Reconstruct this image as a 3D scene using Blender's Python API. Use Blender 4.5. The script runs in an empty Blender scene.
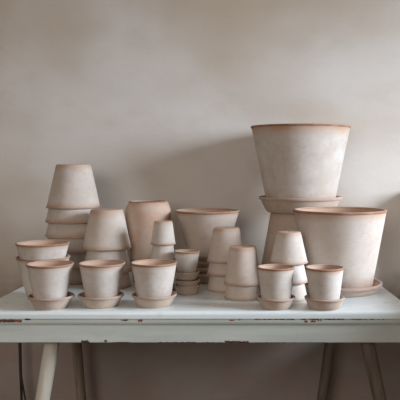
import bpy, bmesh, math, random
from mathutils import Vector, noise as mnoise

random.seed(4)
C = bpy.context.scene.collection
SC = bpy.context.scene

# ---------------------------------------------------------------- camera, world, light, exposure
EYE = 1.167          # camera height above the floor
FPX = 700.0          # focal length in pixels of the 400 px frame
CX, CY = 245.0, 163.0  # principal point (the photograph is an off-centre crop)
cam_d = bpy.data.cameras.new('camera')
cam = bpy.data.objects.new('camera', cam_d)
C.objects.link(cam)
cam.location = (0, 0, EYE)
cam.rotation_euler = (math.pi / 2, 0, 0)
cam_d.sensor_width = 36.0
cam_d.lens = 36.0 * FPX / 400.0
cam_d.shift_x = -(CX - 200.0) / 400.0
cam_d.shift_y = (CY - 200.0) / 400.0
SC.camera = cam

w = bpy.data.worlds.new('world')
SC.world = w
w.use_nodes = True
bg = w.node_tree.nodes['Background']
bg.inputs['Color'].default_value = (1.0, 0.77, 0.58, 1)
bg.inputs['Strength'].default_value = 0.27

# daylight entering by the window of the right hand wall
WX, WD, WZ = 2.60, 1.42, 1.66       # window centre
WW, WH = 1.20, 1.10                 # window width (along depth) and height
sun_d = bpy.data.lights.new('window_daylight', 'AREA')
sun_d.shape = 'RECTANGLE'
sun_d.size = WW
sun_d.size_y = WH
sun_d.energy = 48
sun_d.color = (0.82, 0.925, 1.04)
sun = bpy.data.objects.new('window_daylight', sun_d)
C.objects.link(sun)
sun.location = (WX, WD, WZ)
sun.rotation_euler = Vector((-1.0, 0.22, -0.56)).to_track_quat('-Z', 'Y').to_euler()   # sky light falls inwards and down
sun_d.spread = math.radians(95)

# weak fill light added behind the camera to lift the shadows
W2X, W2Z, W2W, W2H = -0.90, 1.70, 1.30, 1.20
fil_d = bpy.data.lights.new('added_fill_light', 'AREA')
fil_d.shape = 'RECTANGLE'
fil_d.size = W2W
fil_d.size_y = W2H
fil_d.energy = 7.6
fil_d.color = (1.0, 0.94, 0.87)
fil = bpy.data.objects.new('added_fill_light', fil_d)
C.objects.link(fil)
fil.location = (W2X, -1.16, W2Z)
fil.rotation_euler = Vector((0.15, 1.0, -0.42)).to_track_quat('-Z', 'Y').to_euler()   # fill aimed inwards and down
fil_d.spread = math.radians(85)

SC.view_settings.view_transform = 'Standard'
SC.view_settings.look = 'None'
SC.view_settings.exposure = 0.0
SC.view_settings.gamma = 1.0
SC.view_settings.use_curve_mapping = False


# ---------------------------------------------------------------- helpers
def px(x, d):
    """world X of pixel column x at depth d"""
    return (x - CX) * d / FPX


def pz(y, d):
    """world Z of pixel row y at depth d"""
    return EYE - (y - CY) * d / FPX


TOP = 0.75           # table top height


def depth_at_base(y_front, hw):
    """depth of the centre of a round base standing on the table, from the lowest row of its front edge and its half width"""
    return ((EYE - TOP) * FPX / (y_front - CY)) / (1.0 - hw / FPX)


def mesh_obj(name, bm, mat, parent=None, smooth=True):
    me = bpy.data.meshes.new(name)
    bmesh.ops.recalc_face_normals(bm, faces=bm.faces)
    bm.to_mesh(me)
    bm.free()
    if smooth:
        for p in me.polygons:
            p.use_smooth = True
        try:
            me.set_sharp_from_angle(angle=math.radians(40))
        except Exception:
            pass
    me.materials.append(mat)
    o = bpy.data.objects.new(name, me)
    C.objects.link(o)
    if parent:
        o.parent = parent
    return o


def add_box(bm, x0, x1, y0, y1, z0, z1):
    v = [bm.verts.new(p) for p in ((x0, y0, z0), (x1, y0, z0), (x1, y1, z0), (x0, y1, z0),
                                   (x0, y0, z1), (x1, y0, z1), (x1, y1, z1), (x0, y1, z1))]
    for f in ((0, 1, 2, 3), (4, 5, 6, 7), (0, 1, 5, 4), (1, 2, 6, 5), (2, 3, 7, 6), (3, 0, 4, 7)):
        bm.faces.new([v[i] for i in f])


def struct(name, bm, mat, smooth=False):
    o = mesh_obj(name, bm, mat, None, smooth)
    o['kind'] = 'structure'
    return o


class NT:
    """small helper for node materials"""
    def __init__(self, name):
        self.m = bpy.data.materials.new(name)
        self.m.use_nodes = True
        self.t = self.m.node_tree
        self.b = self.t.nodes['Principled BSDF']

    def n(self, typ, **kw):
        nd = self.t.nodes.new(typ)
        for k, v in kw.items():
            setattr(nd, k, v)
        return nd

    def l(self, a, b):
        self.t.links.new(a, b)

    def val(self, s, v):
        if hasattr(v, 'is_output') or isinstance(v, bpy.types.NodeSocket):
            self.l(v, s)
        else:
            s.default_value = v

    def math(self, op, a, b=0.0, c=None, clamp=False):
        nd = self.n('ShaderNodeMath', operation=op)
        nd.use_clamp = clamp
        self.val(nd.inputs[0], a)
        self.val(nd.inputs[1], b)
        if c is not None:
            self.val(nd.inputs[2], c)
        return nd.outputs[0]

    def noise(self, vec, scale, detail=3.0, rough=0.55):
        nd = self.n('ShaderNodeTexNoise')
        if vec is not None:
            self.l(vec, nd.inputs['Vector'])
        nd.inputs['Scale'].default_value = scale
        nd.inputs['Detail'].default_value = detail
        nd.inputs['Roughness'].default_value = rough
        return nd.outputs['Fac']

    def ramp(self, fac, a, b):
        """linear step from a to b, clamped"""
        nd = self.n('ShaderNodeMapRange')
        nd.interpolation_type = 'SMOOTHSTEP'
        self.val(nd.inputs['Value'], fac)
        nd.inputs['From Min'].default_value = a
        nd.inputs['From Max'].default_value = b
        return nd.outputs['Result']

    def mix(self, fac, a, b, blend='MIX'):
        nd = self.n('ShaderNodeMix', data_type='RGBA', blend_type=blend)
        self.val(nd.inputs[0], fac)
        for s, v in ((nd.inputs[6], a), (nd.inputs[7], b)):
            if isinstance(v, tuple):
                s.default_value = (*v, 1)
            else:
                self.l(v, s)
        return nd.outputs[2]

    def vmap(self, vec, scale=(1, 1, 1), add=None, loc=(0, 0, 0)):
        nd = self.n('ShaderNodeMapping')
        self.l(vec, nd.inputs['Vector'])
        nd.inputs['Scale'].default_value = scale
        nd.inputs['Location'].default_value = loc
        if add is not None:
            self.l(add, nd.inputs['Location'])
        return nd.outputs['Vector']

    def bump(self, h, strength=0.2, dist=0.002):
        nd = self.n('ShaderNodeBump')
        nd.inputs['Strength'].default_value = strength
        nd.inputs['Distance'].default_value = dist
        self.l(h, nd.inputs['Height'])
        self.l(nd.outputs['Normal'], self.b.inputs['Normal'])


# ---------------------------------------------------------------- materials
def plaster_material():
    k = NT('aged_plaster')
    tc = k.n('ShaderNodeTexCoord').outputs['Object']
    n1 = k.noise(k.vmap(tc, (1, 1, 1.25), None, (0.8, 0, 16.2)), 1.1, 3, 0.5)  # random blotches, offset so brown paints light falloff into the upper left
    n2 = k.noise(k.vmap(tc, (1, 1, 1.8)), 4.0, 5, 0.55)
    n3 = k.noise(tc, 40, 4, 0.6)
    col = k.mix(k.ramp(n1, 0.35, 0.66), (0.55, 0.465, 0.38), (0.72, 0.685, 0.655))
    col = k.mix(k.math('MULTIPLY', k.ramp(n2, 0.48, 0.80), 0.22), col, (0.40, 0.33, 0.26))
    col = k.mix(k.math('MULTIPLY', k.ramp(n2, 0.52, 0.22), 0.22), col, (0.53, 0.51, 0.49))
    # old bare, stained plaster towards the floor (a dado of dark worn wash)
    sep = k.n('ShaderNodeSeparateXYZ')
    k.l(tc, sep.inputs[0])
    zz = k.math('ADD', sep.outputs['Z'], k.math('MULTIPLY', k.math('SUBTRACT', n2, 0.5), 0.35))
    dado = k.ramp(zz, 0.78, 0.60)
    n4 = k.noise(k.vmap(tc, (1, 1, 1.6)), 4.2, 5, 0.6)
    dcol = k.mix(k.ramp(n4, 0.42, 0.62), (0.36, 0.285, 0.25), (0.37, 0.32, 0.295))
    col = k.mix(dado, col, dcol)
    k.l(col, k.b.inputs['Base Color'])
    k.b.inputs['Roughness'].default_value = 0.95
    k.b.inputs['Specular IOR Level'].default_value = 0.2
    h = k.math('ADD', k.math('MULTIPLY', n2, 1.0), k.math('MULTIPLY', n3, 0.15))
    k.bump(h, 0.25, 0.012)
    return k.m


def plain_material(name, c, rough=0.8, scale=8.0, var=0.15):
    k = NT(name)
    tc = k.n('ShaderNodeTexCoord').outputs['Object']
    n1 = k.noise(tc, scale, 5, 0.6)
    dark = tuple(v * (1 - var) for v in c)
    light = tuple(min(1, v * (1 + var)) for v in c)
    k.l(k.mix(n1, dark, light), k.b.inputs['Base Color'])
    k.b.inputs['Roughness'].default_value = rough
    k.bump(n1, 0.15, 0.003)
    return k.m


def clay_material(name, wash_a, wash_b, clay, rim_full=False):
    """whitewashed terracotta: chalky wash that thins out near the rim and foot where the bare clay shows"""
    k = NT(name)
    tc = k.n('ShaderNodeTexCoord').outputs['Object']
    oi = k.n('ShaderNodeObjectInfo')
    rnd = k.n('ShaderNodeCombineXYZ')
    k.l(k.math('MULTIPLY', oi.outputs['Random'], 37.0), rnd.inputs[0])
    k.l(k.math('MULTIPLY', oi.outputs['Random'], 91.0), rnd.inputs[1])
    vec = k.vmap(tc, (1, 1, 1), rnd.outputs[0])
    t = k.n('ShaderNodeAttribute', attribute_name='t').outputs['Fac']
    inside = k.n('ShaderNodeAttribute', attribute_name='inside').outputs['Fac']
    warm = k.n('ShaderNodeAttribute', attribute_type='OBJECT', attribute_name='warm').outputs['Fac']
    n1 = k.noise(vec, 14, 5, 0.6)
    n2 = k.noise(vec, 55, 5, 0.65)
    nb = k.noise(k.vmap(tc, (6, 6, 60), rnd.outputs[0]), 4.0, 3, 0.6)     # throwing lines around the pot
    wash = k.mix(k.ramp(n1, 0.35, 0.68), wash_a, wash_b)
    col = k.mix(k.math('MULTIPLY', k.ramp(nb, 0.50, 0.80), 0.16), wash, clay)
    col = k.mix(k.math('MULTIPLY', k.ramp(n2, 0.48, 0.76), 0.30), col, clay)
    # bare bands
    e = k.math('ADD', t, k.math('MULTIPLY', k.math('SUBTRACT', n1, 0.5), 0.22))
    top = k.math('MULTIPLY', k.ramp(e, 0.83, 1.03), 0.9)
    foot = k.math('MULTIPLY', k.ramp(e, 0.24, -0.03), 0.6)
    bare = k.math('MAXIMUM', top, foot)
    bare = k.math('MAXIMUM', bare, k.math('MULTIPLY', inside, 0.7))
    bare = k.math('MAXIMUM', bare, k.math('MULTIPLY', warm, k.ramp(n1, 0.15, 0.75)))
    if rim_full:
        warm = k.math('MULTIPLY', warm, k.math('SUBTRACT', 1.0, k.math('MULTIPLY', inside, 0.5)))
        bare = k.math('MULTIPLY', warm, k.math('ADD', 0.62, k.math('MULTIPLY', k.ramp(n1, 0.3, 0.7), 0.38)))
    k.l(k.mix(bare, col, clay), k.b.inputs['Base Color'])
    k.b.inputs['Roughness'].default_value = 0.92
    k.b.inputs['Specular IOR Level'].default_value = 0.18
    h = k.math('ADD', k.math('MULTIPLY', nb, 0.6), k.math('MULTIPLY', n2, 0.5))
    k.bump(h, 0.16, 0.0012)
    return k.m


def paint_material(name, base_a, base_b, rough):
    """old glossy paint, flaked off at the attribute 'chip'"""
    k = NT(name)
    tc = k.n('ShaderNodeTexCoord').outputs['Object']
    n1 = k.noise(k.vmap(tc, (1.2, 6, 10)), 3.0, 5, 0.6)
    n2 = k.noise(k.vmap(tc, (1, 1, 1.6)), 190, 3, 0.6)
    n3 = k.noise(tc, 24, 4, 0.6)
    chip = k.n('ShaderNodeAttribute', attribute_name='chip').outputs['Fac']
    col = k.mix(k.ramp(n1, 0.32, 0.68), base_a, base_b)
    col = k.mix(k.math('MULTIPLY', k.ramp(n3, 0.55, 0.78), 0.25), col, (0.42, 0.39, 0.33))
    bare = k.mix(k.ramp(n3, 0.42, 0.60), (0.05, 0.035, 0.028), (0.26, 0.07, 0.045))
    mask = k.ramp(k.math('ADD', chip, k.math('MULTIPLY', k.math('SUBTRACT', n2, 0.5), 0.9)), 0.46, 0.60)
    k.l(k.mix(mask, col, bare), k.b.inputs['Base Color'])
    k.l(k.math('ADD', k.math('MULTIPLY', mask, 0.4), k.math('ADD', rough, k.math('MULTIPLY', n3, 0.15))), k.b.inputs['Roughness'])
    k.bump(k.math('SUBTRACT', k.math('MULTIPLY', n3, 0.5), mask), 0.25, 0.001)
    return k.m


def wood_material(name, a, b):
    k = NT(name)
    tc = k.n('ShaderNodeTexCoord').outputs['Object']
    n1 = k.noise(k.vmap(tc, (30, 30, 3)), 1.5, 5, 0.6)
    k.l(k.mix(k.ramp(n1, 0.3, 0.7), a, b), k.b.inputs['Base Color'])
    k.b.inputs['Roughness'].default_value = 0.6
    k.bump(n1, 0.2, 0.002)
    return k.m


CLAY = (0.47, 0.265, 0.16)
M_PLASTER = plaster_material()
M_FLOOR = plain_material('worn_floor_boards', (0.16, 0.12, 0.09), 0.7, 5)
M_TRIM = plain_material('painted_window_wood', (0.6, 0.58, 0.54), 0.5, 6, 0.08)
M_POT = clay_material('whitewashed_clay', (0.53, 0.47, 0.42), (0.60, 0.56, 0.525), CLAY)
M_RIM = clay_material('bare_rim_clay', (0.56, 0.48, 0.42), (0.62, 0.55, 0.50), (0.30, 0.165, 0.105), True)
M_SAUCER = clay_material('saucer_clay', (0.50, 0.39, 0.315), (0.56, 0.455, 0.385), (0.40, 0.25, 0.17))
M_PAINT = paint_material('old_white_paint', (0.70, 0.775, 0.80), (0.76, 0.82, 0.835), 0.22)
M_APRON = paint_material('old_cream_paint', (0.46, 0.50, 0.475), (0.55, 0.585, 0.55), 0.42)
M_LEG = wood_material('cream_painted_leg', (0.55, 0.51, 0.42), (0.63, 0.60, 0.52))
M_LEG_DARK = wood_material('worn_brown_leg', (0.17, 0.125, 0.09), (0.30, 0.24, 0.18))
M_LEG_DEEP = wood_material('dark_brown_leg', (0.11, 0.085, 0.065), (0.19, 0.15, 0.115))
M_STICK = wood_material('dark_stick_wood', (0.025, 0.018, 0.014), (0.06, 0.04, 0.03))

# ---------------------------------------------------------------- the setting
WALL = 2.755         # depth of the back wall
XL, XR = -2.6, WX + 0.04
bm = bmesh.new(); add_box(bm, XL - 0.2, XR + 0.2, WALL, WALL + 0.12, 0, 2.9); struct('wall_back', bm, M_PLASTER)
bm = bmesh.new(); add_box(bm, XL - 0.2, XR + 0.2, -1.2, WALL + 0.12, -0.1, 0); struct('floor', bm, M_FLOOR)


def wall_with_window(wname, wnum, ua, ub, uc, zc, ww, hh, thick, inner, along_x):
    """wall with a window opening and its painted frame; u runs along the wall, inner is the room side face"""
    u0, u1 = uc - ww / 2 - 0.02, uc + ww / 2 + 0.02
    z0, z1 = zc - hh / 2 - 0.02, zc + hh / 2 + 0.02

    def bx(bm, a, b, t0, t1, c, d):
        t0, t1 = sorted((inner + t0 * thick, inner + t1 * thick))
        if along_x:
            add_box(bm, a, b, t0, t1, c, d)
        else:
            add_box(bm, t0, t1, a, b, c, d)
    bm = bmesh.new()
    bx(bm, ua, u0, 0, 1, 0, 2.9)
    bx(bm, u1, ub, 0, 1, 0, 2.9)
    bx(bm, u0, u1, 0, 1, 0, z0)
    bx(bm, u0, u1, 0, 1, z1, 2.9)
    struct(wname, bm, M_PLASTER)
    bm = bmesh.new()
    t_ = 0.05
    bx(bm, u0, u0 + t_, .3, .6, z0, z1)
    bx(bm, u1 - t_, u1, .3, .6, z0, z1)
    bx(bm, u0 + t_, u1 - t_, .3, .6, z0, z0 + t_)
    bx(bm, u0 + t_, u1 - t_, .3, .6, z1 - t_, z1)
    bx(bm, uc - 0.02, uc + 0.02, .35, .55, z0 + t_, z1 - t_)
    struct(wnum, bm, M_TRIM)


bm = bmesh.new(); add_box(bm, XL - 0.1, XL, -1.2, WALL, 0, 2.9); struct('wall_left', bm, M_PLASTER)
wall_with_window('wall_right', 'window_1', -1.2, WALL, WD, WZ, WW, WH, 0.2, XR, False)
wall_with_window('wall_front', 'added_fill_window', XL - 0.2, XR + 0.2, W2X, W2Z, W2W, W2H, -0.2, -1.2, True)  # unseen window added to house the fill light
# unseen plaster blocks added at the right to shade wall, legs and apron
bm = bmesh.new()
add_box(bm, 0.60, XR, 1.55, 2.30, 0, 0.86)
add_box(bm, 0.60, XR, 2.30, 2.65, 0, 0.70)
add_box(bm, 0.635, XR, 2.655, WALL, 0, 1.06)
struct('shade_blocks_right', bm, M_PLASTER)


# ---------------------------------------------------------------- pots and saucers
SEG = 72


def revolve(prof, seed, closed=True, wob=0.004):
    """revolve (r, z, t, inside) points around Z; returns a bmesh with the attributes t and inside"""
    bm = bmesh.new()
    la = bm.verts.layers.float.new('t')
    lb = bm.verts.layers.float.new('inside')
    rg = random.Random(seed)
    p1, p2 = rg.uniform(0, 6.28), rg.uniform(0, 6.28)
    rings = []
    for (r, z, t, ins) in prof:
        if r < 1e-6:
            v = bm.verts.new((0, 0, z)); v[la] = t; v[lb] = ins
            rings.append([v]); continue
        ring = []
        for i in range(SEG):
            a = 2 * math.pi * i / SEG
            rr = r * (1 + wob * math.sin(2 * a + p1) + wob * 0.5 * math.sin(3 * a + p2))
            v = bm.verts.new((rr * math.cos(a), rr * math.sin(a), z)); v[la] = t; v[lb] = ins
            ring.append(v)
        rings.append(ring)
    pairs = list(zip(rings[:-1], rings[1:]))
    if closed:
        pairs.append((rings[-1], rings[0]))
    for A, B in pairs:
        for i in range(SEG):
            j = (i + 1) % SEG
            if len(A) == 1 and len(B) == 1:
                break
            if len(A) == 1:
                bm.faces.new((A[0], B[j], B[i]))
            elif len(B) == 1:
                bm.faces.new((A[i], A[j], B[0]))
            else:
                bm.faces.new((A[i], A[j], B[j], B[i]))
    return bm


def lerp(a, b, f):
    return a + (b - a) * f


def add_root(name, label, cat, loc, group, inverted, h, rot):
    o = bpy.data.objects.new(name, None)
    C.objects.link(o)
    o.empty_display_size = 0.05
    o.location = loc
    if inverted:
        o.location.z += h
        o.rotation_euler = (math.pi, 0, rot)
    else:
        o.rotation_euler = (0, 0, rot)
    o['label'] = label
    o['category'] = cat
    if group:
        o['group'] = group
    return o


COUNT = [0]


def make_pot(label, X, Y, z, R, r, h, inverted=False, group=None, warm=0.0, wall=None, curve=None, name='terracotta_pot', rimw=None):
    """tapered clay pot; R rim radius, r foot radius, h height; z is the height of its lowest point"""
    COUNT[0] += 1
    sd = COUNT[0]
    wl = wall or max(0.0042, R * 0.062)
    lip = max(0.0048, min(0.0068, R * 0.055))      # height of the lip
    lo = 0.0007 + R * 0.005                        # how far it stands out
    tb = max(0.006, wl)
    root = add_root(name, label, 'pot', (X, Y, z), group, inverted, h, random.uniform(0, 6.28))

    def rad(f):
        return curve(f) if curve else lerp(r, R - lo, f)
    hole = r * 0.16
    N = 14
    prof = [(hole, 0, 0, 0), (r * 0.5, 0, 0, 0), (r - 0.0035, 0, 0, 0), (r - 0.0010, 0.0010, 0, 0), (r, 0.0035, 0, 0)]
    hb = h - lip + 0.0012
    for i in range(1, N + 1):
        f = lerp(0.0035, hb, i / N) / h
        prof.append((rad(f), f * h, f, 0))
    for i in range(N, -1, -1):
        f = lerp(tb + 0.002, hb, i / N) / h
        prof.append((max(0.004, rad(f) - wl), f * h, f, 1))
    prof.append((max(0.004, rad(0) - wl - 0.004), tb, 0, 1))
    prof.append((hole, tb, 0, 1))
    b = mesh_obj('body', revolve(prof, sd), M_POT, root)
    b['warm'] = warm
    # rolled, bare rim
    Ro = rad(1.0) + lo
    Ri = rad(1.0) - wl - 0.0004
    b0 = h - lip
    e = min(0.0022, (Ro - Ri) * 0.35)
    rp = [(Ro - lo * 0.6 - 0.0006, b0 - 0.0012, .94, 0), (Ro - 0.0004, b0 + 0.0008, 1, 0), (Ro, b0 + 0.002, 1, 0), (Ro, h - e, 1, 0),
          (Ro - e * 0.35, h - e * 0.3, 1, .3), (Ro - e, h, 1, 1), (Ri + e, h, 1, 1), (Ri + e * 0.3, h - e * 0.35, 1, 1),
          (Ri, h - e, 1, .6), (Ri, b0, 1, .2)]
    rm = mesh_obj('rim', revolve(rp, sd), M_RIM, root)
    rm['warm'] = rimw if rimw is not None else (0.7 if inverted else 1.15)
    rm['label'] = 'bare terracotta rim'
    return root


def make_saucer(label, X, Y, z, R, r, h, group=None, warm=0.0, tb=0.006):
    COUNT[0] += 1
    sd = COUNT[0] + 500
    wl = max(0.0032, R * 0.048)
    root = add_root('plant_saucer', label, 'saucer', (X, Y, z), group, False, h, random.uniform(0, 6.28))
    lip = max(0.006, min(0.0095, R * 0.095))
    lo = 0.0012

    def rad(f):
        return lerp(r, R - lo, f)
    prof = [(0, 0, .3, 0), (r * 0.6, 0, .3, 0), (r - 0.003, 0, .3, 0), (r, 0.003, .3, 0)]
    hb = h - lip + 0.001
    for i in range(1, 7):
        f = lerp(0.003, hb, i / 6) / h
        prof.append((rad(f), f * h, lerp(.3, .93, f), 0))
    for i in range(6, -1, -1):
        f = lerp(tb + 0.002, hb, i / 6) / h
        prof.append((rad(f) - wl, f * h, .5, .5))
    prof.append((rad(0) - wl - 0.002, tb, .5, .5))
    prof.append((0, tb, .5, .5))
    b = mesh_obj('dish', revolve(prof, sd, closed=False), M_SAUCER, root)
    b['warm'] = warm
    Ro, Ri, b0 = R, R - lo - wl - 0.0004, h - lip
    e = 0.0018
    rp = [(Ro - 0.0016, b0 - 0.001, .94, 0), (Ro, b0 + 0.002, 1, 0), (Ro, h - e, 1, 0), (Ro - e * .35, h - e * .3, 1, 0), (Ro - e, h, 1, 0),
          (Ri + e, h, 1, 0), (Ri + e * .3, h - e * .35, 1, 0), (Ri, h - e, 1, 0), (Ri, b0, 1, 0)]
    rm = mesh_obj('rim', revolve(rp, sd), M_RIM, root)
    rm['warm'] = 0.6
    rm['label'] = 'rust brown saucer rim'
    return root


def seat(R, r, h, tb):
    """largest foot radius that stands flat on the floor of such a saucer"""
    return lerp(r, R - 0.0012, (tb + 0.002) / h) - max(0.0032, R * 0.048) - 0.0040



# five small pots on saucers along the front of the table
FRONT = [
    # x rim, y rim, hw rim, x base, hw pot foot, y foot front, saucer: hw rim, y rim, hw foot, y front
    (50.2, 263.2, 23.3, 51.2, 16.9, 22.6, 296.0, 15.6, 310.8, ''),
    (102.1, 262.6, 22.9, 100.9, 16.6, 22.6, 295.0, 16.6, 309.2, ''),
    (154.1, 262.0, 23.0, 154.3, 16.2, 22.4, 294.8, 16.6, 308.8, ''),
    (276.0, 266.4, 18.8, 276.0, 14.2, 19.5, 297.4, 14.6, 310.8, ''),
    (324.7, 266.9, 19.3, 324.5, 14.2, 20.0, 297.7, 15.8, 311.2, ''),
]
POT_L = ['small whitewashed pot upright on a saucer, before the nested pair at far left',
         'small whitewashed pot upright on a saucer, before the inverted stack second from left',
         'small whitewashed pot upright on a saucer, before the rounded terracotta urn',
         'smaller upright pot on a saucer, left one of the two at the front right',
         'smaller upright pot on a saucer, in front of the big open pot at right']
SAU_L = ['clay saucer under the leftmost small pot at the table front',
         'clay saucer under the small pot before the second inverted stack from left',
         'clay saucer under the small pot in front of the rounded terracotta urn',
         'small clay saucer under the left one of two smaller pots, front right',
         'small clay saucer under the front pot nearest the big open pot at right']
for i, (xr, yr, hwr, xb, hwf, hws, ys, hwsf, yf, _) in enumerate(FRONT):
    d = depth_at_base(yf, hwsf)
    X = px(xb, d)
    XP = px(xr, d)
    k = d / FPX
    hs = pz(ys - 1.2, d) - TOP
    SF = hs * 0.44
    GAP = 0.0007
    make_saucer(SAU_L[i], X, d, TOP, hws * k, hwsf * k, hs, 'saucers under the front pots', 0.12, SF)
    make_pot(POT_L[i], XP, d, TOP + SF + GAP, hwr * k, min(hwf * k, seat(hws * k, hwsf * k, hs, SF) - abs(XP - X)), pz(yr, d) - TOP - SF - GAP, False, 'small pots on saucers at the front')

# nested upright pair at far left
d = 2.18; k = d / FPX
h = pz(256.2, d) - TOP
make_pot('lower upright pot of the nested pair at far left', px(43.2, d), d, TOP, 26.4 * k, 15.4 * k, h, False, 'nested upright pair at far left')
make_pot('upper upright pot nested inside another, at far left', px(42.8, d), d, TOP + (256.2 - 242.4) * k, 26.3 * k, 15.4 * k, h, False, 'nested upright pair at far left')


def inverted_stack(x, rims, y_top, hw_top, hw_rim, labels, group, d=None, warm=0.0, hw_low=None):
    """upside-down pots pushed over one another; rims = rows of the front rim edges from the top pot down to the table"""
    hw_low = hw_low or hw_rim
    if d is None:
        d = depth_at_base(rims[-1], hw_low)
    k = d / FPX
    X = px(x, d)
    n = len(rims)
    z_first = EYE - (rims[0] - CY) * (d - hw_rim * k) / FPX
    h0 = pz(y_top, d) - z_first
    for i in range(n - 1, -1, -1):
        R = lerp(hw_rim, hw_low, i / max(1, n - 1)) * k
        z = TOP if i == n - 1 else EYE - (rims[i] - CY) * (d - R) / FPX
        f = R / (hw_rim * k)
        make_pot(labels[i], X + random.uniform(-1, 1) * 0.0008, d, z, R, hw_top * k * f, h0 * (1 + (f - 1) * 0.5), True, group, warm, wall=max(0.0042, R * 0.06))
    return d, X


ORD6 = ['topmost inverted pot of the tall stack at the left', 'second pot from the top of the tall inverted stack, left',
        'third pot from the top of the tall inverted stack, left', 'fourth pot from the top of the tall inverted stack, left',
        'fifth pot from the top of the tall inverted stack, left', 'bottom pot of the tall inverted stack, left, rim on table']
inverted_stack(73.4, [209.2, 224, 239, 254, 269.5, 285.3], 164.4, 17.0, 26.7, ORD6, 'tall inverted stack at the left', hw_low=29.2, warm=0.14)
inverted_stack(106.8, [251, 275.5, 290.8], 209.3, 15.9, 24.4,
               ['top inverted pot of the stack between tall left stack and rounded urn', 'middle inverted pot of the stack between tall left stack and urn',
                'bottom inverted pot of the stack between tall left stack and urn'], 'second inverted stack from the left', warm=0.16)

# rounded urn behind
d = 2.47; k = d / FPX
hE = pz(201.0, d) - TOP


def urn_curve(f):
    pts = [(0, 15.0), (0.28, 17.2), (0.60, 20.4), (0.80, 22.4), (0.85, 22.85), (0.875, 22.9), (0.90, 22.4), (1.0, 19.0)]
    for (a, va), (b, vb) in zip(pts[:-1], pts[1:]):
        if f <= b:
            return lerp(va, vb, (f - a) / (b - a)) * k
    return pts[-1][1] * k


make_pot('rounded terracotta-toned urn with narrow mouth standing behind the small inverted stack', px(148.3, d), d, TOP, 19.2 * k, 15.2 * k, hE, False, None, 0.85,
         wall=0.008, curve=urn_curve, name='terracotta_urn')

# small inverted stack in front of the urn
inverted_stack(163.2, [245.8, 262, 276, 289.5], 221.0, 9.1, 12.6,
               ['top pot of the smallest inverted stack, in front of the rounded urn', 'second pot down in the smallest inverted stack by the urn',
                'third pot down in the smallest inverted stack by the urn', 'lowest pot of the smallest inverted stack by the urn'], 'smallest inverted stack', d=2.29)

# tiny pot on a pile of saucers
d = depth_at_base(295.6, 10.8); k = d / FPX
X = px(187.3, d)
z1 = EYE - (286.6 - CY) * (d - 12.5 * k) / FPX
hs = z1 - TOP
z2 = EYE - (281.6 - CY) * (d - 12.6 * k) / FPX
z3 = EYE - (273.2 - CY) * (d - 12.8 * k) / FPX
make_saucer('lowest of three small stacked saucers under the tiny upright pot', X, d, TOP, 12.5 * k, 10.3 * k, hs, 'three small stacked saucers')
make_saucer('middle of three small stacked saucers under the tiny upright pot', X + 0.001, d, z2 - hs, 12.5 * k, 9.0 * k, hs, 'three small stacked saucers', 0.15)
make_saucer('top of three small stacked saucers under the tiny upright pot', X - 0.001, d, z3 - hs, 12.7 * k, 9.0 * k, hs, 'three small stacked saucers', 0.1, 0.010)
zb = z3 - hs + 0.0104
make_pot('tiny upright pot standing on three stacked saucers', X - 0.001, d, zb, 13.0 * k, seat(12.7 * k, 9.0 * k, hs, 0.010), pz(250.6, d) - zb)

# wide pot at the back on a pile of saucers
d = 2.475; k = d / FPX
X = px(207.5, d)
hs = 0.036
SF = 0.008
zb = TOP
for i, nm in enumerate(('lowest', 'second', 'third', 'top')):
    make_saucer(nm + ' of four dark stacked saucers under the wide pot, back centre', X, d, zb, 23.0 * k, 18.0 * k, hs, 'saucers under the wide back pot', 1.0, SF)
    zb += 0.0215
zb = zb - 0.0215 + SF + GAP
make_pot('wide open upright pot raised on stacked saucers at the back centre', X, d, zb, 32.4 * k, min(17.5 * k, seat(23.0 * k, 18.0 * k, hs, SF)), pz(210.0, d) - zb, False, None, 0.35)

# two inverted stacks centre right
inverted_stack(226.4, [263.8, 277, 293.2], 227.6, 13.0, 19.5,
               ['top inverted pot of the three-high stack in front of the wide back pot', 'middle inverted pot of three-high stack before the wide back pot',
                'bottom inverted pot of three-high stack before the wide back pot'], 'three-high inverted stack at the centre', warm=0.33)
inverted_stack(242.8, [286.8, 301.4], 246.3, 13.2, 18.9,
               ['top inverted pot of the two-high stack at centre, left of smaller saucered pots', 'bottom inverted pot of two-high stack at centre, left of smaller saucered pots'],
               'two-high inverted stack at the centre', warm=0.33)
inverted_stack(288.8, [265.4, 285, 302.6], 231.6, 11.9, 19.2,
               ['top inverted pot of the stack behind the two smaller saucered pots', 'middle inverted pot of the stack behind two smaller saucered pots',
                'bottom inverted pot of the stack behind two smaller saucered pots'], 'inverted stack behind the front right pots')

# large group at the right: pot on saucer on an upside-down pot
d = 2.555; k = d / FPX
X = px(300.4, d)
z_s = pz(211.6, d)
make_pot('large inverted pot carrying a saucer and the biggest pot', X, d, TOP, 41.5 * k, 29.6 * k, z_s - TOP, True, None, 0.55, wall=0.010)
hs = pz(196.2, d) - z_s
make_saucer('wide saucer balanced on the large inverted pot, under the biggest pot', X, d, z_s, 41.6 * k, 33.8 * k, hs, None, 0.05, 0.016)
zb = z_s + 0.0170
make_pot('biggest pot, upright on a saucer atop an inverted pot, tallest of all', X, d, zb, 50.0 * k, min(33.4 * k, seat(41.6 * k, 33.8 * k, hs, 0.016)), pz(126.2, d) - zb, False, None, 0.0, wall=0.010)

d = depth_at_base(297.9, 37.0); k = d / FPX
X = px(340.0, d)
make_saucer('wide pale saucer on the table under the big open pot at right', X, d, TOP, 41.8 * k, 37.0 * k, pz(281.3, d) - TOP, None, 0.0, 0.012)
zb = TOP + 0.0124
make_pot('big open upright pot on a saucer at the right end of the table', X, d, zb, 46.6 * k, min(31.6 * k, seat(41.8 * k, 37.0 * k, pz(281.3, d) - TOP, 0.012)), pz(209.3, d) - zb, False, None, 0.20, wall=0.009)


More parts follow.
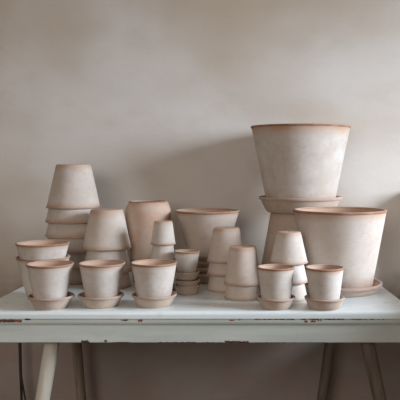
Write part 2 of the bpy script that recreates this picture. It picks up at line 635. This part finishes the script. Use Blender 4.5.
# ---------------------------------------------------------------- the table
FD = 1.966           # depth of the table's front edge
BD = 2.735
TX = -0.14
table = bpy.data.objects.new('wooden_table', None)
C.objects.link(table)
table.location = (TX, (FD + BD) / 2, 0)
table['label'] = 'long old white-painted wooden table with chipped edge carrying all the pots'
table['category'] = 'table'
TY = (FD + BD) / 2

CHIPS = [  # x0, x1, row centre, half rows, strength  (pixels on the front edge)
    (-40, 22, 321.2, 1.5, 1.0), (24, 31, 319.6, 1.3, .8), (120, 128, 320.6, 1.0, .8), (128, 137, 320.4, .7, .6), (137, 143, 320.8, 1.2, .9),
    (229, 235, 320.6, 1.0, .8), (237, 242, 320.2, .8, .7), (253, 295, 319.6, .7, .75), (300, 345, 319.4, .7, .8), (348, 385, 319.6, .6, .7),
    (304, 308, 321.9, 1.1, .9), (310, 316, 321.8, 1.2, 1.0), (316, 322, 321.2, .8, .7),
    (92, 96, 320.0, .6, .5), (183, 188, 337.3, .7, .6),
    (80, 89, 342.6, 1.4, 1.0), (103, 107, 341.8, 1.2, 1.0), (112, 130, 343.5, .7, .8), (158, 198, 343.7, .8, .8), (200, 222, 343.6, .6, .7),
    (224, 230, 342.6, 1.0, .9), (228, 249, 343.4, 1.5, 1.0), (255, 300, 343.7, .5, .7), (10, 60, 343.8, .4, .6), (300, 330, 343.7, .5, .6),
    (344, 347, 341.5, .6, .6), (345, 348, 336, .6, .4), (385, 388, 342.0, .7, .6),
]


def chip(x, z):
    u = CX + x * FPX / FD
    v = CY + (EYE - z) * FPX / FD
    best = 0.0
    jit = mnoise.noise(Vector((u * 0.35, v * 0.9, 3.1)))
    for (a, b, c, hh, s) in CHIPS:
        if a - 3 < u < b + 3:
            fx = min(1, max(0, (u - a + 1.0) / 2)) * min(1, max(0, (b + 1.0 - u) / 2))
            fy = min(1, max(0, 1.25 - abs(v - c) / (hh * 1.4 + 0.3)))
            best = max(best, fx * fy * s * (0.85 + 0.5 * jit))
    return best


def extrude_x(name, prof, xa_f, xb_f, mat, step, label=None, front=True):
    """board running along X with the (y, z) outline prof; xa_f/xb_f give its ends for a depth y"""
    bm = bmesh.new()
    lc = bm.verts.layers.float.new('chip')
    n = max(2, int((xb_f(prof[0][0]) - xa_f(prof[0][0])) / step))
    cols = []
    for i in range(n + 1):
        col = []
        for (y, z) in prof:
            x = lerp(xa_f(y), xb_f(y), i / n)
            v = bm.verts.new((x - TX, y - TY, z))
            v[lc] = chip(x, z) if (front and y < FD + 0.03) else 0.0
            col.append(v)
        cols.append(col)
    m = len(prof)
    for i in range(n):
        for j in range(m):
            k2 = (j + 1) % m
            bm.faces.new((cols[i][j], cols[i + 1][j], cols[i + 1][k2], cols[i][k2]))
    bm.faces.new(cols[0][::-1])
    bm.faces.new(cols[-1])
    o = mesh_obj(name, bm, mat, table)
    if label:
        o['label'] = label
    return o


def xa(y):
    return lerp(-0.7625, -0.738, (y - FD) / (BD - FD))


def xb(y):
    return lerp(0.478, 0.449, (y - FD) / (BD - FD))


T2 = 0.0235          # slab thickness
prof = [(BD, TOP), (BD, TOP - T2)]
zlo = TOP - T2
prof += [(FD + 0.03, zlo), (FD + 0.004, zlo), (FD + 0.001, zlo + 0.0015), (FD, zlo + 0.004), (FD, zlo + 0.0065), (FD, zlo + 0.009), (FD, zlo + 0.012), (FD, zlo + 0.0145),
         (FD + 0.0008, TOP - 0.0052), (FD + 0.0028, TOP - 0.0024), (FD + 0.006, TOP - 0.0008), (FD + 0.011, TOP)]
for q in range(1, 8):
    prof.append((lerp(FD + 0.011, BD, q / 8), TOP))
extrude_x('tabletop', prof, xa, xb, M_PAINT, 0.003)
# moulding under the slab
zm = zlo - 0.0145
prof = [(FD + 0.05, zlo), (FD + 0.05, zm), (FD + 0.008, zm), (FD + 0.0055, zm + 0.001), (FD + 0.0045, zm + 0.003), (FD + 0.0035, zm + 0.0055), (FD + 0.003, zm + 0.008),
        (FD + 0.003, zm + 0.0105), (FD + 0.003, zm + 0.0125), (FD + 0.003, zlo)]
extrude_x('moulding', prof, lambda y: -0.757, lambda y: 0.472, M_APRON, 0.003)
# aprons
za = 0.659
steps = 16
prof = [(FD + 0.032, zm), (FD + 0.032, za), (FD + 0.012, za)]
prof += [(FD + 0.0095, lerp(za + 0.002, zm, s / steps)) for s in range(steps + 1)]
extrude_x('apron', prof, lambda y: -0.752, lambda y: 0.467, M_APRON, 0.003)
prof = [(BD - 0.03, zlo), (BD - 0.03, za), (BD - 0.008, za), (BD - 0.008, zlo)]
extrude_x('apron', prof, lambda y: -0.73, lambda y: 0.44, M_APRON, 0.05, front=False)
for side in (0, 1):
    bm = bmesh.new()
    bm.verts.layers.float.new('chip')
    f = (lambda y: xa(y) + 0.012) if side == 0 else (lambda y: xb(y) - 0.032)
    ya, yb = FD + 0.033, BD - 0.031
    vs = []
    for (y, dx, z) in ((ya, 0, za), (ya, .02, za), (yb, .02, za), (yb, 0, za), (ya, 0, zlo), (ya, .02, zlo), (yb, .02, zlo), (yb, 0, zlo)):
        vs.append(bm.verts.new((f(y) + dx - TX, y - TY, z)))
    for q in ((0, 1, 2, 3), (4, 5, 6, 7), (0, 1, 5, 4), (1, 2, 6, 5), (2, 3, 7, 6), (3, 0, 4, 7)):
        bm.faces.new([vs[i] for i in q])
    mesh_obj('apron', bm, M_APRON, table, False)


def tube(bm, pts, seg=20):
    """tapered rod through (x, y, z, radius) points"""
    rings = []
    for (x, y, z, r) in pts:
        rings.append([bm.verts.new((x + r * math.cos(2 * math.pi * i / seg), y + r * math.sin(2 * math.pi * i / seg), z)) for i in range(seg)])
    for A, B in zip(rings[:-1], rings[1:]):
        for i in range(seg):
            j = (i + 1) % seg
            bm.faces.new((A[i], A[j], B[j], B[i]))
    bm.faces.new(rings[0][::-1])
    bm.faces.new(rings[-1])


def leg(x_a, x_b, hw, d, ysplay, mat, label=None, z_top=zlo, r_low=None):
    """leg whose axis passes the columns x_a at row 344 and x_b at row 400"""
    za_, zb_ = pz(344, d), pz(400, d)
    Xa, Xb = px(x_a, d), px(x_b, d)
    sl = (Xb - Xa) / (zb_ - za_)
    r = hw * d / FPX
    rl = r_low or r * 0.75
    pts = []
    for q in range(9):
        z = lerp(z_top, 0.0, q / 8)
        pts.append((Xa + sl * (z - za_) - TX, d + ysplay * (z_top - z) - TY, z, lerp(r * 1.02, rl, q / 8)))
    bm = bmesh.new()
    tube(bm, pts)
    o = mesh_obj('leg', bm, mat, table)
    if label:
        o['label'] = label
    return o


leg(52.2, 43.2, 7.7, 2.045, -0.04, M_LEG, 'cream painted leg')
leg(76.0, 80.8, 5.4, 2.60, 0.03, M_LEG_DARK, 'worn brown leg')
leg(330.4, 322.6, 6.1, 2.60, 0.03, M_LEG_DEEP, 'worn brown leg')
leg(367.6, 379.6, 7.2, 2.045, -0.04, M_LEG_DEEP, 'worn brown leg')
# thin dark forked stick behind the left end
d = 2.66
bm = bmesh.new()
tube(bm, [(px(19.6, d) - TX, d - TY, pz(335, d), 0.0065), (px(20.6, d) - TX, d - TY, pz(372, d), 0.0055), (px(21.6, d) - TX, d - TY, pz(400, d), 0.005), (px(24, d) - TX, d - TY, 0.0, 0.0045)], 10)
tube(bm, [(px(20.8, d) - TX, d - 0.004 - TY, pz(372, d), 0.004), (px(25.8, d) - TX, d - 0.004 - TY, pz(400, d), 0.0035), (px(38, d) - TX, d - 0.004 - TY, 0.0, 0.003)], 10)
o = mesh_obj('brace', bm, M_STICK, table)
o['label'] = 'thin dark forked rod behind the left end'
